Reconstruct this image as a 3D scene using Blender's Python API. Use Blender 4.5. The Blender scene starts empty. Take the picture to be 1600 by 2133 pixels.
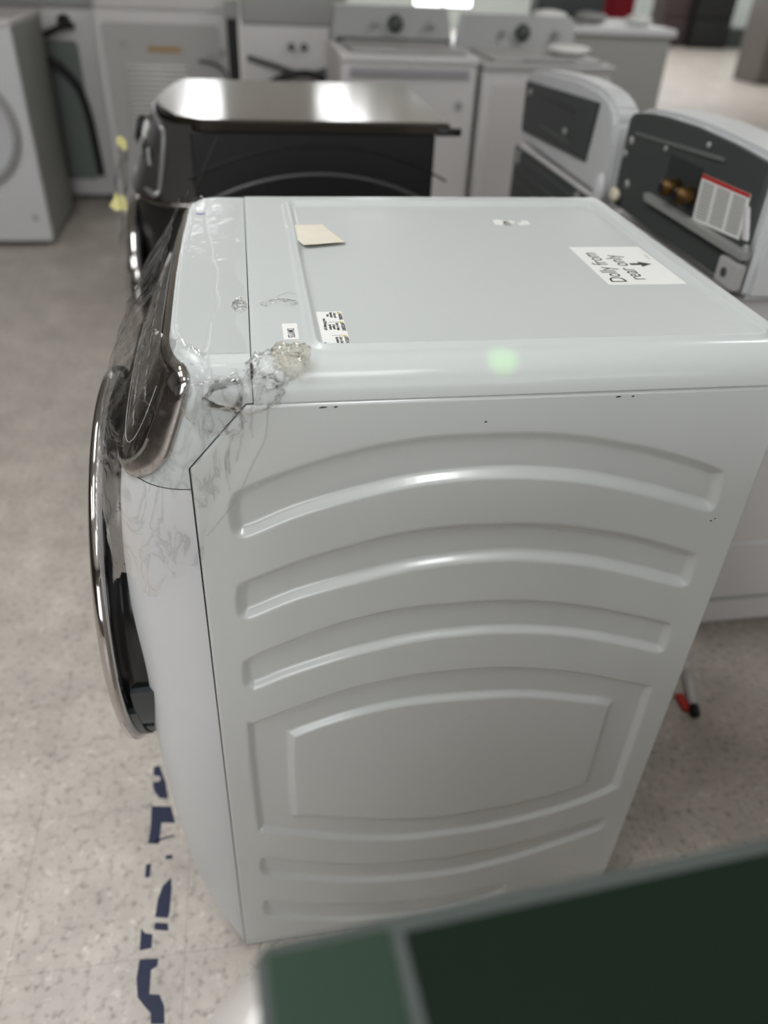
import bpy, bmesh, math, random
import numpy as np
from mathutils import Vector, Matrix

# ------------------------------------------------------------------ camera, world, exposure
sc_ = bpy.context.scene
COL = sc_.collection
cam = bpy.data.cameras.new('camera'); co = bpy.data.objects.new('camera', cam); COL.objects.link(co); sc_.camera = co
co.location = (.07616, -.70112, 1.46007)
co.rotation_euler = (math.radians(54.05), math.radians(-2.3796), math.radians(-8.8771))
cam.sensor_fit = 'HORIZONTAL'; cam.sensor_width = 36; cam.lens = 1630*36/1600
cam.clip_start = .02; cam.clip_end = 100
cam.dof.use_dof = True; cam.dof.focus_distance = .88; cam.dof.aperture_fstop = 3.4
w = bpy.data.worlds.new('world'); sc_.world = w; w.use_nodes = True
w.node_tree.nodes['Background'].inputs[0].default_value = (.9, .95, 1, 1); w.node_tree.nodes['Background'].inputs[1].default_value = .3
sc_.view_settings.view_transform = 'Standard'; sc_.view_settings.look = 'None'
sc_.view_settings.exposure = 0.0; sc_.view_settings.gamma = 1
TROFFER = 14.; STOREFRONT = 3.2
LAMPS = [(-.95, .9), (-.95, -.75), (.6, -2.5), (-3.0, -.6), (2.9, 2.8), (8.2, 7.8), (6.6, 12.), (9.8, 12.), (9.7, 17.9), (12.6, 17.9)] + [(x, y) for y in (10.6, 13.4, 16.2) for x in (-.6, 1.8, 5., 8.2, 11.4)]  # unseen panels; some added to brighten far wall, floor strip and background machines

def lin(c):
    c = c/255.; return c/12.92 if c <= .04045 else ((c+.055)/1.055)**2.4
def lc(r, g, b): return (lin(r), lin(g), lin(b))

SHAPES = {
 'band1': [(0.0484,0.9866),(0.0886,1.0043),(0.1278,1.0183),(0.1674,1.0294),(0.2065,1.0371),(0.2465,1.0422),(0.2866,1.0438),(0.3379,1.0433),(0.3801,1.0410),(0.4238,1.0353),(0.4695,1.0251),(0.5171,1.0129),(0.5673,0.9964),(0.6047,0.9804),(0.6141,0.9704),(0.6190,0.9354),(0.6168,0.9206),(0.6054,0.9163),(0.5623,0.9310),(0.5107,0.9482),(0.4609,0.9626),(0.4141,0.9726),(0.3686,0.9783),(0.3251,0.9806),(0.2724,0.9788),(0.2303,0.9739),(0.1893,0.9654),(0.1478,0.9548),(0.1065,0.9417),(0.0647,0.9231),(0.0503,0.9192),(0.0393,0.9237),(0.0350,0.9398),(0.0352,0.9646),(0.0402,0.9778)],
 'band2': [(0.0419,0.8554),(0.0835,0.8742),(0.1263,0.8902),(0.1694,0.9029),(0.2120,0.9135),(0.2555,0.9199),(0.2990,0.9222),(0.3325,0.9214),(0.3777,0.9192),(0.4251,0.9128),(0.4739,0.9020),(0.5258,0.8870),(0.5802,0.8668),(0.6092,0.8539),(0.6172,0.8426),(0.6201,0.8078),(0.6160,0.7955),(0.6031,0.7942),(0.5714,0.8059),(0.5155,0.8261),(0.4625,0.8423),(0.4120,0.8525),(0.3635,0.8590),(0.3168,0.8595),(0.2830,0.8581),(0.2374,0.8527),(0.1930,0.8428),(0.1480,0.8322),(0.1033,0.8188),(0.0581,0.7984),(0.0448,0.7958),(0.0350,0.8032),(0.0334,0.8243),(0.0359,0.8445)],
 'band3': [(0.0344,0.7180),(0.0408,0.7302),(0.0731,0.7468),(0.1108,0.7634),(0.1481,0.7779),(0.1853,0.7882),(0.2226,0.7956),(0.2604,0.7991),(0.2986,0.7996),(0.3436,0.7996),(0.3910,0.7957),(0.4409,0.7871),(0.4926,0.7739),(0.5471,0.7554),(0.6041,0.7344),(0.6166,0.7222),(0.6188,0.6802),(0.6141,0.6721),(0.6049,0.6713),(0.5634,0.6876),(0.5064,0.7081),(0.4526,0.7224),(0.4007,0.7318),(0.3513,0.7364),(0.3030,0.7359),(0.2848,0.7355),(0.2452,0.7310),(0.2066,0.7235),(0.1675,0.7139),(0.1290,0.7018),(0.0897,0.6878),(0.0544,0.6715),(0.0428,0.6721),(0.0341,0.6842)],
 'outer': [(0.0325,0.5951),(0.0431,0.6075),(0.0677,0.6192),(0.1082,0.6363),(0.1484,0.6517),(0.1884,0.6634),(0.2286,0.6708),(0.2691,0.6758),(0.3102,0.6762),(0.3587,0.6758),(0.4100,0.6697),(0.4641,0.6583),(0.5204,0.6413),(0.5799,0.6187),(0.6142,0.6046),(0.6205,0.5903),(0.6233,0.3741),(0.6190,0.3508),(0.5859,0.3297),(0.5276,0.3057),(0.4674,0.2888),(0.4068,0.2775),(0.3461,0.2747),(0.2666,0.2752),(0.1847,0.2926),(0.1066,0.3209),(0.0426,0.3478),(0.0342,0.3627)],
 'inner': [(0.0861,0.5662),(0.0927,0.5765),(0.1283,0.5915),(0.1694,0.6057),(0.2111,0.6157),(0.2524,0.6213),(0.2950,0.6229),(0.3404,0.6216),(0.3929,0.6190),(0.4473,0.6102),(0.5043,0.5948),(0.5638,0.5756),(0.5682,0.5427),(0.5707,0.3880),(0.5667,0.3695),(0.5210,0.3506),(0.4613,0.3373),(0.4017,0.3283),(0.3425,0.3225),(0.2643,0.3280),(0.1842,0.3461),(0.1078,0.3703),(0.0853,0.3823)],
 'band5': [(0.0326,0.2631),(0.0432,0.2768),(0.1054,0.2527),(0.1859,0.2283),(0.2700,0.2137),(0.3547,0.2139),(0.4406,0.2231),(0.5245,0.2446),(0.6077,0.2733),(0.6226,0.2647),(0.6202,0.2355),(0.5956,0.2225),(0.5330,0.1956),(0.4483,0.1657),(0.3607,0.1502),(0.2736,0.1506),(0.1871,0.1651),(0.1042,0.1911),(0.0481,0.2156),(0.0331,0.2344)],
 'band6': [(0.0321,0.1334),(0.0411,0.1473),(0.1030,0.1235),(0.1883,0.0983),(0.2774,0.0838),(0.3671,0.0828),(0.4573,0.0985),(0.4675,0.0829),(0.4628,0.0573),(0.3727,0.0238),(0.2811,0.0184),(0.1895,0.0325),(0.1018,0.0595),(0.0449,0.0864),(0.0319,0.1078)],
}
TAPE = [
 [(-0.1951,0.3997),(-0.1830,0.4036),(-0.1666,0.3565),(-0.1599,0.3190),(-0.1771,0.3212),(-0.1891,0.3389),(-0.1950,0.3601),(-0.1792,0.3633),(-0.1787,0.3737),(-0.1944,0.3799)],
 [(-0.1919,0.3043),(-0.1522,0.2982),(-0.1416,0.2593),(-0.1688,0.2637),(-0.1708,0.2169),(-0.1916,0.2205),(-0.1900,0.2608)],
 [(-0.1923,0.1765),(-0.1825,0.1770),(-0.1827,0.1497),(-0.1920,0.1502)],
 [(-0.1428,0.1436),(-0.1404,0.1226),(-0.1414,0.0767),(-0.1438,0.0665),(-0.1673,0.0712),(-0.1646,0.1055),(-0.1574,0.1289)],
 [(-0.1665,0.0607),(-0.1431,0.0564),(-0.1415,0.0430),(-0.1666,0.0483)],
 [(-0.1904,0.0545),(-0.1829,0.0441),(-0.1690,0.0403),(-0.1689,0.0164),(-0.1893,0.0149)],
 [(-0.1879,-0.0007),(-0.1555,-0.0034),(-0.1564,-0.0156),(-0.1666,-0.0212),(-0.1663,-0.0603),(-0.1494,-0.0637),(-0.1405,-0.0820),(-0.1379,-0.1101),(-0.1604,-0.1070),(-0.1618,-0.0903),(-0.1722,-0.0792),(-0.1857,-0.0626),(-0.1904,-0.0317)],
 [(-0.1557,0.1904),(-0.1429,0.1901),(-0.1432,0.1822),(-0.1560,0.1830)],
 [(-0.1776,0.2268),(-0.1422,0.2337),(-0.1411,0.2303),(-0.1764,0.2221)],
]
# ------------------------------------------------------------------ helpers
def MAT(name, col, rough=.5, metal=0., spec=.5, coat=0., **kw):
    m = bpy.data.materials.new(name); m.use_nodes = True
    b = m.node_tree.nodes['Principled BSDF']
    b.inputs['Base Color'].default_value = (*[lin(c) for c in col], 1)
    b.inputs['Roughness'].default_value = rough
    b.inputs['Metallic'].default_value = metal
    b.inputs['Specular IOR Level'].default_value = spec
    b.inputs['Coat Weight'].default_value = coat
    b.inputs['Coat Roughness'].default_value = kw.get('coat_rough', .08)
    v = kw.get('vary', 0)
    if v or kw.get('bump'):
        nt = m.node_tree
        tc = nt.nodes.new('ShaderNodeTexCoord'); n = nt.nodes.new('ShaderNodeTexNoise')
        n.inputs['Scale'].default_value = kw.get('scale', 12); n.inputs['Detail'].default_value = 4
        nt.links.new(tc.outputs['Object'], n.inputs['Vector'])
        if v:
            mx = nt.nodes.new('ShaderNodeMix'); mx.data_type = 'RGBA'
            c0 = [lin(c) for c in col]
            mx.inputs['A'].default_value = (*[c*(1-v) for c in c0], 1)
            mx.inputs['B'].default_value = (*[min(1, c*(1+v)) for c in c0], 1)
            nt.links.new(n.outputs['Fac'], mx.inputs['Factor']); nt.links.new(mx.outputs['Result'], b.inputs['Base Color'])
        if kw.get('bump'):
            bp = nt.nodes.new('ShaderNodeBump'); bp.inputs['Strength'].default_value = kw['bump']
            bp.inputs['Distance'].default_value = kw.get('bdist', .002)
            nt.links.new(n.outputs['Fac'], bp.inputs['Height']); nt.links.new(bp.outputs['Normal'], b.inputs['Normal'])
    return m

def EMIT(name, col, s):
    m = bpy.data.materials.new(name); m.use_nodes = True; nt = m.node_tree
    nt.nodes.remove(nt.nodes['Principled BSDF'])
    e = nt.nodes.new('ShaderNodeEmission'); e.inputs[0].default_value = (*col, 1); e.inputs[1].default_value = s
    nt.links.new(e.outputs[0], nt.nodes['Material Output'].inputs[0]); return m

def link(name, me, mat, parent=None, smooth=False):
    o = bpy.data.objects.new(name, me); COL.objects.link(o)
    if mat is not None:
        for m in (mat if isinstance(mat, (list, tuple)) else [mat]): me.materials.append(m)
    if smooth: me.polygons.foreach_set('use_smooth', [True]*len(me.polygons))
    if parent: o.parent = parent; o.matrix_parent_inverse = parent.matrix_basis.inverted()
    return o

def tag(o, label, cat, group=None, kind=None):
    if label: o['label'] = label
    if cat: o['category'] = cat
    if group: o['group'] = group
    if kind: o['kind'] = kind
    return o

def thing(name, label, cat, loc=(0, 0, 0), group=None):
    o = bpy.data.objects.new(name, None); COL.objects.link(o); o.location = loc; o.empty_display_size = .1
    bpy.context.view_layer.update()
    return tag(o, label, cat, group)

def mesh(name, V, Fc, mat, parent=None, smooth=False):
    me = bpy.data.meshes.new(name); me.from_pydata([tuple(map(float, v)) for v in V], [], Fc); me.update()
    return link(name, me, mat, parent, smooth)

def frombm(name, bm, mat, parent=None, smooth=False):
    bmesh.ops.recalc_face_normals(bm, faces=bm.faces)
    me = bpy.data.meshes.new(name); bm.to_mesh(me); bm.free()
    return link(name, me, mat, parent, smooth)

def bbox(bm, x0, x1, y0, y1, z0, z1, bev=0, seg=2):
    t = bmesh.new(); bmesh.ops.create_cube(t, size=1)
    for v in t.verts:
        v.co = ((x0+x1)/2+v.co.x*(x1-x0), (y0+y1)/2+v.co.y*(y1-y0), (z0+z1)/2+v.co.z*(z1-z0))
    if bev: bmesh.ops.bevel(t, geom=t.edges[:], offset=bev, segments=seg, affect='EDGES', profile=.6)
    me = bpy.data.meshes.new('t'); t.to_mesh(me); t.free(); bm.from_mesh(me); bpy.data.meshes.remove(me)

def box(name, x0, x1, y0, y1, z0, z1, mat, parent=None, bev=0, seg=3):
    bm = bmesh.new(); bbox(bm, x0, x1, y0, y1, z0, z1, bev, seg)
    return frombm(name, bm, mat, parent, False if not bev else True)

def smoothedges(o, ang=35):
    me = o.data
    for e in me.edges: pass
    return o

def cyl(name, c, axis, r, h, mat, parent=None, n=32, bev=0, r2=None):
    bm = bmesh.new(); bmesh.ops.create_cone(bm, cap_ends=True, segments=n, radius1=r, radius2=r if r2 is None else r2, depth=h)
    if bev: bmesh.ops.bevel(bm, geom=[e for e in bm.edges if any(len(f.verts) > 4 for f in e.link_faces)], offset=bev, segments=3, affect='EDGES')
    q = Vector((0, 0, 1)).rotation_difference(Vector(axis))
    bmesh.ops.transform(bm, matrix=Matrix.Translation(c) @ q.to_matrix().to_4x4(), verts=bm.verts)
    return frombm(name, bm, mat, parent, bool(bev))

def lathe(name, prof, c, axis, mat, parent=None, n=64, mats=None):
    """prof: list of (radius, height along axis)"""
    q = Vector((0, 0, 1)).rotation_difference(Vector(axis)); V = []; F = []
    for i in range(n):
        a = 2*math.pi*i/n
        for r, h in prof: V.append(Vector(c)+q @ Vector((r*math.cos(a), r*math.sin(a), h)))
    m = len(prof)
    for i in range(n):
        j = (i+1) % n
        for k in range(m-1): F.append((i*m+k, j*m+k, j*m+k+1, i*m+k+1))
    o = mesh(name, V, F, mat, parent, True)
    bm = bmesh.new(); bm.from_mesh(o.data); bmesh.ops.remove_doubles(bm, verts=bm.verts, dist=1e-6)
    bmesh.ops.recalc_face_normals(bm, faces=bm.faces); bm.to_mesh(o.data); bm.free()
    o.data.polygons.foreach_set('use_smooth', [True]*len(o.data.polygons)); return o

def catmull(P, n=8, closed=False):
    P = [Vector(p) for p in P]; out = []; N = len(P)
    rng = range(N) if closed else range(N-1)
    for i in rng:
        if closed: a, b, c, d = P[i-1], P[i], P[(i+1) % N], P[(i+2) % N]
        else: a, b, c, d = P[max(i-1, 0)], P[i], P[i+1], P[min(i+2, N-1)]
        for k in range(n):
            t = k/n
            out.append(.5*((2*b)+(c-a)*t+(2*a-5*b+4*c-d)*t*t+(3*b-a-3*c+d)*t**3))
    if not closed: out.append(P[-1])
    return out

def tube(name, P, r, mat, parent=None, n=10, sm=True, cat=6):
    Q = catmull(P, cat) if cat else [Vector(p) for p in P]
    V = []; F = []; up = Vector((0, 0, 1)); prev = None
    for i, p in enumerate(Q):
        t = (Q[min(i+1, len(Q)-1)]-Q[max(i-1, 0)]).normalized()
        if prev is None:
            nrm = t.orthogonal().normalized()
        else: nrm = (prev-t*prev.dot(t)).normalized()
        prev = nrm; bn = t.cross(nrm)
        for k in range(n):
            a = 2*math.pi*k/n; V.append(p+r*(math.cos(a)*nrm+math.sin(a)*bn))
    for i in range(len(Q)-1):
        for k in range(n): F.append((i*n+k, i*n+(k+1) % n, (i+1)*n+(k+1) % n, (i+1)*n+k))
    F.append(tuple(range(n))[::-1]); F.append(tuple(range((len(Q)-1)*n, len(Q)*n)))
    return mesh(name, V, F, mat, parent, sm)

def slab(name, poly, thick, mat, parent=None, M=None, bev=0):
    """polygon (2D) extruded by thick along +z, then placed by matrix M"""
    bm = bmesh.new(); vs = [bm.verts.new((p[0], p[1], 0)) for p in poly]; f = bm.faces.new(vs)
    r = bmesh.ops.extrude_face_region(bm, geom=[f])
    bmesh.ops.translate(bm, vec=(0, 0, thick), verts=[v for v in r['geom'] if isinstance(v, bmesh.types.BMVert)])
    if bev: bmesh.ops.bevel(bm, geom=bm.edges[:], offset=bev, segments=2, affect='EDGES')
    if M is not None: bmesh.ops.transform(bm, matrix=M, verts=bm.verts)
    return frombm(name, bm, mat, parent)

def rrect(x0, x1, y0, y1, r, n=5):
    out = []
    for cx, cy, a0 in ((x1-r, y1-r, 0), (x0+r, y1-r, 90), (x0+r, y0+r, 180), (x1-r, y0+r, 270)):
        for k in range(n+1):
            a = math.radians(a0+90*k/n); out.append((cx+r*math.cos(a), cy+r*math.sin(a)))
    return out

def text(name, s, size, M, mat, parent, sx=1., align='LEFT', bold=0., space=1.):
    cu = bpy.data.curves.new(name, 'FONT'); cu.body = s; cu.size = size; cu.extrude = .00006; cu.offset = bold
    cu.align_x = align; cu.align_y = 'CENTER'; cu.space_character = space; cu.resolution_u = 3
    to = bpy.data.objects.new(name, cu); COL.objects.link(to); bpy.context.view_layer.update()
    me = bpy.data.meshes.new_from_object(to.evaluated_get(bpy.context.evaluated_depsgraph_get()))
    bpy.data.objects.remove(to); bpy.data.curves.remove(cu)
    me.transform(Matrix.Scale(sx, 4, (1, 0, 0))); me.transform(M)
    me.materials.clear()
    return link(name, me, mat, parent)

def sdf_poly(X, Y, P):
    """signed distance (negative inside) of points to closed polygon P"""
    P = np.array(P); d = np.full(X.shape, 1e9); ins = np.zeros(X.shape, bool); n = len(P)
    for i in range(n):
        ax, ay = P[i-1]; bx, by = P[i]; ex, ey = bx-ax, by-ay; L = ex*ex+ey*ey
        if L < 1e-14: continue
        t = np.clip(((X-ax)*ex+(Y-ay)*ey)/L, 0, 1)
        d = np.minimum(d, np.hypot(X-ax-t*ex, Y-ay-t*ey))
        c = ((ay > Y) != (by > Y)) & (X < ax+ex*(Y-ay)/(ey if abs(ey) > 1e-12 else 1e-12))
        ins ^= c
    return np.where(ins, -d, d)

def sstep(t): t = np.clip(t, 0, 1); return t*t*(3-2*t)

def gridmesh(name, X, Y, Z, mat, parent=None, mask=None, matidx=None, flip=False):
    n, m = X.shape
    V = np.stack([X, Y, Z], -1).reshape(-1, 3)
    i, j = np.meshgrid(np.arange(n-1), np.arange(m-1), indexing='ij')
    q = np.stack([i*m+j, (i+1)*m+j, (i+1)*m+j+1, i*m+j+1], -1).reshape(-1, 4)
    keep = np.ones(len(q), bool) if mask is None else mask.reshape(-1)
    q = q[keep]
    if flip: q = q[:, ::-1]
    me = bpy.data.meshes.new(name)
    me.vertices.add(len(V)); me.vertices.foreach_set('co', V.astype(np.float32).ravel())
    me.loops.add(q.size); me.loops.foreach_set('vertex_index', q.astype(np.int32).ravel())
    me.polygons.add(len(q)); me.polygons.foreach_set('loop_start', np.arange(0, q.size, 4, dtype=np.int32))
    if matidx is not None: me.polygons.foreach_set('material_index', matidx.reshape(-1)[keep].astype(np.int32))
    me.polygons.foreach_set('use_smooth', np.ones(len(q), bool)); me.update(calc_edges=True); me.validate()
    return link(name, me, mat, parent)

def vnoise(X, Y, sc, seed=0, oct=3):
    """cheap smooth value noise on numpy arrays"""
    rs = np.random.RandomState(seed); T = rs.rand(64, 64); out = 0; amp = 1
    for o in range(oct):
        x = X*sc*2**o+7.3*o; y = Y*sc*2**o+3.1*o
        xi = np.floor(x).astype(int); yi = np.floor(y).astype(int); fx = sstep(x-xi); fy = sstep(y-yi)
        g = lambda a, b: T[a % 64, b % 64]
        out = out+amp*((g(xi, yi)*(1-fx)+g(xi+1, yi)*fx)*(1-fy)+(g(xi, yi+1)*(1-fx)+g(xi+1, yi+1)*fx)*fy-.5); amp *= .5
    return out

# ------------------------------------------------------------------ materials
WHITE = MAT('white_enamel', (196, 199, 197), .32, spec=1., coat=1., coat_rough=.15, vary=.015, scale=3)
WTOP = MAT('white_enamel_top', (198, 202, 200), .45, spec=.4, coat=.35, coat_rough=.12, vary=.015, scale=3)
WPLA = MAT('white_plastic', (208, 209, 210), .38, coat=.1)
WBG = MAT('white_cabinet', (210, 207, 206), .45)
WBG2 = MAT('white_back_sheet', (176, 174, 172), .5)
GREYG = MAT('grey_green_panel', (112, 120, 116), .5)
GREYM = MAT('grey_console_plastic', (158, 158, 156), .45)
GREYD = MAT('dark_grey_plastic', (66, 70, 69), .5, vary=.08, scale=9)
GREYDK = MAT('charcoal_plastic', (50, 54, 53), .4)
CHROME = MAT('chrome', (196, 192, 190), .07, metal=1)
CHROMED = MAT('dark_chrome', (120, 116, 114), .12, metal=1)
SILVER = MAT('silver_trim', (214, 212, 206), .25, metal=.85)
BLACK = MAT('black_gloss', (16, 16, 17), .18)
BLACKM = MAT('black_matte', (18, 18, 18), .6)
STEEL = MAT('black_stainless', (92, 86, 80), .13, metal=.95)
DARKSIDE = MAT('dark_graphite_paint', (22, 22, 23), .45, spec=.3)
GLASSP = MAT('display_glass', (30, 28, 25), .09, spec=.4)
RUB = MAT('black_rubber', (26, 26, 27), .55)
PAPER = MAT('white_sticker_paper', (236, 236, 232), .5)
TAPEC = MAT('cream_masking_tape', (226, 219, 202), .6, vary=.03, scale=30)
INK = MAT('black_ink', (28, 28, 28), .6)
INKY = MAT('yellow_ink', (200, 180, 60), .6)
INKL = MAT('light_legend_ink', (190, 190, 186), .5)
BRASS = MAT('aged_brass', (92, 68, 34), .4, metal=.7)
REDI = MAT('red_ink', (190, 40, 36), .5)
YEL = MAT('yellow_tape', (214, 206, 140), .6)
NAVY = MAT('navy_floor_tape', (30, 38, 66), .6, vary=.08, scale=60)
GREEN = MAT('dark_green_tinted_glass', (20, 33, 25), .15, spec=.3)
GREENL = MAT('green_grey_painted_glass', (46, 63, 51), .3, spec=.3)
GRIM = MAT('grey_lid_rim', (78, 84, 82), .3, coat=.3)
CREAM = MAT('warm_white_plastic', (196, 190, 184), .3, coat=.5, coat_rough=.05)
REDC = MAT('crimson_cloth', (150, 24, 44), .8)
BROWN = MAT('brown_grey_steel', (104, 98, 94), .35, metal=.4)
BLUEI = MAT('blue_ink', (70, 84, 170), .6)

# ------------------------------------------------------------------ room
def floor_material():
    m = bpy.data.materials.new('speckled_vinyl_tile'); m.use_nodes = True; nt = m.node_tree; b = nt.nodes['Principled BSDF']
    N = nt.nodes.new; L = nt.links.new
    tc = N('ShaderNodeTexCoord'); br = N('ShaderNodeTexBrick')
    mp = N('ShaderNodeMapping'); L(tc.outputs['Object'], mp.inputs['Vector']); mp.inputs['Location'].default_value = (.11, .0, 0)
    br.offset = 0; br.inputs['Scale'].default_value = 1; br.inputs['Mortar Size'].default_value = .0016
    br.inputs['Brick Width'].default_value = .3; br.inputs['Row Height'].default_value = .3; br.inputs['Mortar Smooth'].default_value = .4
    br.inputs['Color1'].default_value = (*lc(206, 198, 188), 1); br.inputs['Color2'].default_value = (*lc(199, 190, 180), 1)
    br.inputs['Mortar'].default_value = (*lc(184, 177, 167), 1); L(mp.outputs[0], br.inputs['Vector'])
    def noise(sc, det, rough=.5):
        n = N('ShaderNodeTexNoise'); n.inputs['Scale'].default_value = sc; n.inputs['Detail'].default_value = det
        n.inputs['Roughness'].default_value = rough; L(tc.outputs['Object'], n.inputs['Vector']); return n
    def ramp(src, p):
        r = N('ShaderNodeValToRGB'); r.color_ramp.elements.remove(r.color_ramp.elements[0])
        r.color_ramp.elements[0].position = p[0][0]; r.color_ramp.elements[0].color = (*[p[0][1]]*3, 1)
        for q, c in p[1:]:
            e = r.color_ramp.elements.new(q); e.color = (c, c, c, 1)
        L(src, r.inputs[0]); return r
    def mix(a, bcol, fac, mode='MIX', f=None):
        x = N('ShaderNodeMix'); x.data_type = 'RGBA'; x.blend_type = mode
        L(a, x.inputs['A'])
        if isinstance(bcol, tuple): x.inputs['B'].default_value = bcol
        else: L(bcol, x.inputs['B'])
        if f is not None: x.inputs['Factor'].default_value = f
        else: L(fac, x.inputs['Factor'])
        return x.outputs['Result']
    c = br.outputs['Color']
    white = ramp(noise(52, 3).outputs['Fac'], [(.60, 0), (.70, .9)])
    c = mix(c, (*lc(224, 218, 208), 1), white.outputs[0])
    dark = ramp(noise(64, 5).outputs['Fac'], [(.52, 0), (.72, .62)])
    c = mix(c, (*lc(120, 112, 102), 1), dark.outputs[0])
    big = ramp(noise(9, 5, .65).outputs['Fac'], [(.3, .80), (.7, 1.06)])
    c = mix(c, big.outputs[0], None, 'MULTIPLY', 1.)
    sc = ramp(noise(2.2, 6, .7).outputs['Fac'], [(.35, .86), (.65, 1.05)])
    c = mix(c, sc.outputs[0], None, 'MULTIPLY', 1.)
    L(c, b.inputs['Base Color']); b.inputs['Roughness'].default_value = .34; b.inputs['Specular IOR Level'].default_value = .35
    return m

def struct(o): o['kind'] = 'structure'; return o
X0, X1, Y0, Y1, H = -8., 15., -4.5, 19.5, 3.3
FLOOR = floor_material()
WALLM = MAT('painted_wall', (206, 212, 208), .8, vary=.03)
CEILM = MAT('ceiling_tile', (214, 212, 206), .9, bump=.3, scale=80)
struct(box('floor', X0, X1, Y0, Y1, -.1, 0, FLOOR))
struct(box('ceiling', X0, X1, Y0, Y1, H, H+.1, CEILM))
DWALL = MAT('brown_grey_wall', (112, 104, 98), .8, vary=.05)
struct(box('wall_left', X0-.15, X0, Y0, Y1, 0, H, DWALL))
struct(box('wall_right', X1, X1+.15, Y0, Y1, 0, H, WALLM))
FW = (-2.4, 3.4, .75, 2.45)
bm = bmesh.new(); bbox(bm, X0, FW[0], Y0-.15, Y0, 0, H); bbox(bm, FW[1], X1, Y0-.15, Y0, 0, H); bbox(bm, FW[0], FW[1], Y0-.15, Y0, 0, FW[2]); bbox(bm, FW[0], FW[1], Y0-.15, Y0, FW[3], H)
struct(frombm('wall_front', bm, DWALL))
bm = bmesh.new()
wins = [(-3.2, -.4), (3.9, 5.3), (12.0, 14.2)]
xs = [X0]
for a, b_ in wins: xs += [a, b_]
xs.append(X1)
for k in range(0, len(xs), 2): bbox(bm, xs[k], xs[k+1], Y1, Y1+.15, 0, H)
for a, b_ in wins: bbox(bm, a, b_, Y1, Y1+.15, 0, .35); bbox(bm, a, b_, Y1, Y1+.15, 2.9, H)
struct(frombm('wall_back', bm, WALLM))
DAY = EMIT('daylight_behind_glass', (.93, .97, 1.), 5.)
DAYF = EMIT('storefront_daylight', (.95, .98, 1.), STOREFRONT)
w = thing('window_4', None, None, (FW[0], Y0-.1, FW[2])); w['kind'] = 'structure'
box('window_pane', FW[0]+.05, FW[1]-.05, Y0-.09, Y0-.07, FW[2]+.05, FW[3]-.05, DAYF, w)
bm = bmesh.new(); bbox(bm, FW[0], FW[1], Y0-.12, Y0-.02, FW[2], FW[2]+.06); bbox(bm, FW[0], FW[1], Y0-.12, Y0-.02, FW[3]-.06, FW[3])
for t in (0, .33, .67, 1): bbox(bm, FW[0]+(FW[1]-FW[0]-.06)*t, FW[0]+(FW[1]-FW[0]-.06)*t+.06, Y0-.12, Y0-.02, FW[2]+.06, FW[3]-.06)
frombm('window_frame', bm, SILVER, w)
for i, (a, b_) in enumerate(wins):
    w = thing('window_%d' % (i+1), None, None, (a, Y1+.05, .35)); w['kind'] = 'structure'
    box('window_pane', a+.05, b_-.05, Y1+.07, Y1+.09, .4, 2.85, DAY, w)
    bm = bmesh.new()
    bbox(bm, a, b_, Y1+.02, Y1+.12, .35, .41); bbox(bm, a, b_, Y1+.02, Y1+.12, 2.84, 2.9)
    for t in (0, .5, 1): bbox(bm, a+(b_-a-.06)*t, a+(b_-a-.06)*t+.06, Y1+.02, Y1+.12, .41, 2.84)
    frombm('window_frame', bm, SILVER, w)

# ceiling troffers
TUBE = EMIT('fluorescent_diffuser', (.97, .985, 1.), TROFFER)
for (x, y) in LAMPS:
    t = thing('ceiling_light', 'white recessed fluorescent ceiling light panel out of view, placed for its light', 'ceiling light', (x, y, H), 'fluorescent panels in the ceiling')
    bm = bmesh.new()
    bbox(bm, x-.33, x+.33, y-.63, y-.60, H-.03, H+.0); bbox(bm, x-.33, x+.33, y+.60, y+.63, H-.03, H)
    bbox(bm, x-.33, x-.30, y-.60, y+.60, H-.03, H); bbox(bm, x+.30, x+.33, y-.60, y+.60, H-.03, H)
    frombm('frame', bm, WPLA, t)
    box('diffuser', x-.30, x+.30, y-.60, y+.60, H-.02, H-.005, TUBE, t)

# ------------------------------------------------------------------ main dryer
W = .640; D = .660; HT = 1.127; HS = 1.0855
dry = thing('front_load_washer', 'large white front-load washer with curved ribs pressed into its side and film over its controls', 'washing machine', (D/2, W/2, 0))

# embossed side panel
NX, NZ = 420, 640
zz = np.linspace(.004, HS, NZ); uu = np.linspace(0, 1, NX)
U, Zg = np.meshgrid(uu, zz, indexing='ij')
xl = np.where(zz < 1.014, .0015-.006*(1-zz/1.014), .0015+(zz-1.014)/(HS-1.014)*.061)
Xg = xl[None, :]+(D-.002-xl[None, :])*U
dep = np.zeros_like(Xg)
def soft(P, n=3): return [(p[0], p[1]) for p in [(v.x, v.y) for v in catmull([(a, b, 0) for a, b in P], n, True)]]
WALLW = .0152; DEP = .0088
for k in ('band1', 'band2', 'band3', 'band5', 'band6', 'outer'):
    w = WALLW*(1 if k in ('band1', 'band2') else .85); dd = DEP*(1 if k in ('band1', 'band2') else .85)
    s = sdf_poly(Xg, Zg, soft(SHAPES[k])); d0 = dd*sstep(-s/w)
    if k == 'outer':
        s2 = sdf_poly(Xg, Zg, soft(SHAPES['inner'])); d0 = d0-dd*.95*sstep(-s2/w)
    dep = np.maximum(dep, d0)
# faint round knock-out low at the back
rr = np.hypot(Xg-.555, Zg-.075); dep = dep+.0006*np.exp(-((rr-.052)/.003)**2)
edge = np.minimum(np.minimum(U*.66, (1-U)*.66), HS-Zg); dep = dep+.0022*(1-sstep(edge/.0025))
Yg = -.0024+dep
o = gridmesh('side_panel', Xg, Yg, Zg, [WHITE], dry)
o['label'] = 'white sheet-metal side with curved pressed ribs'
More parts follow.
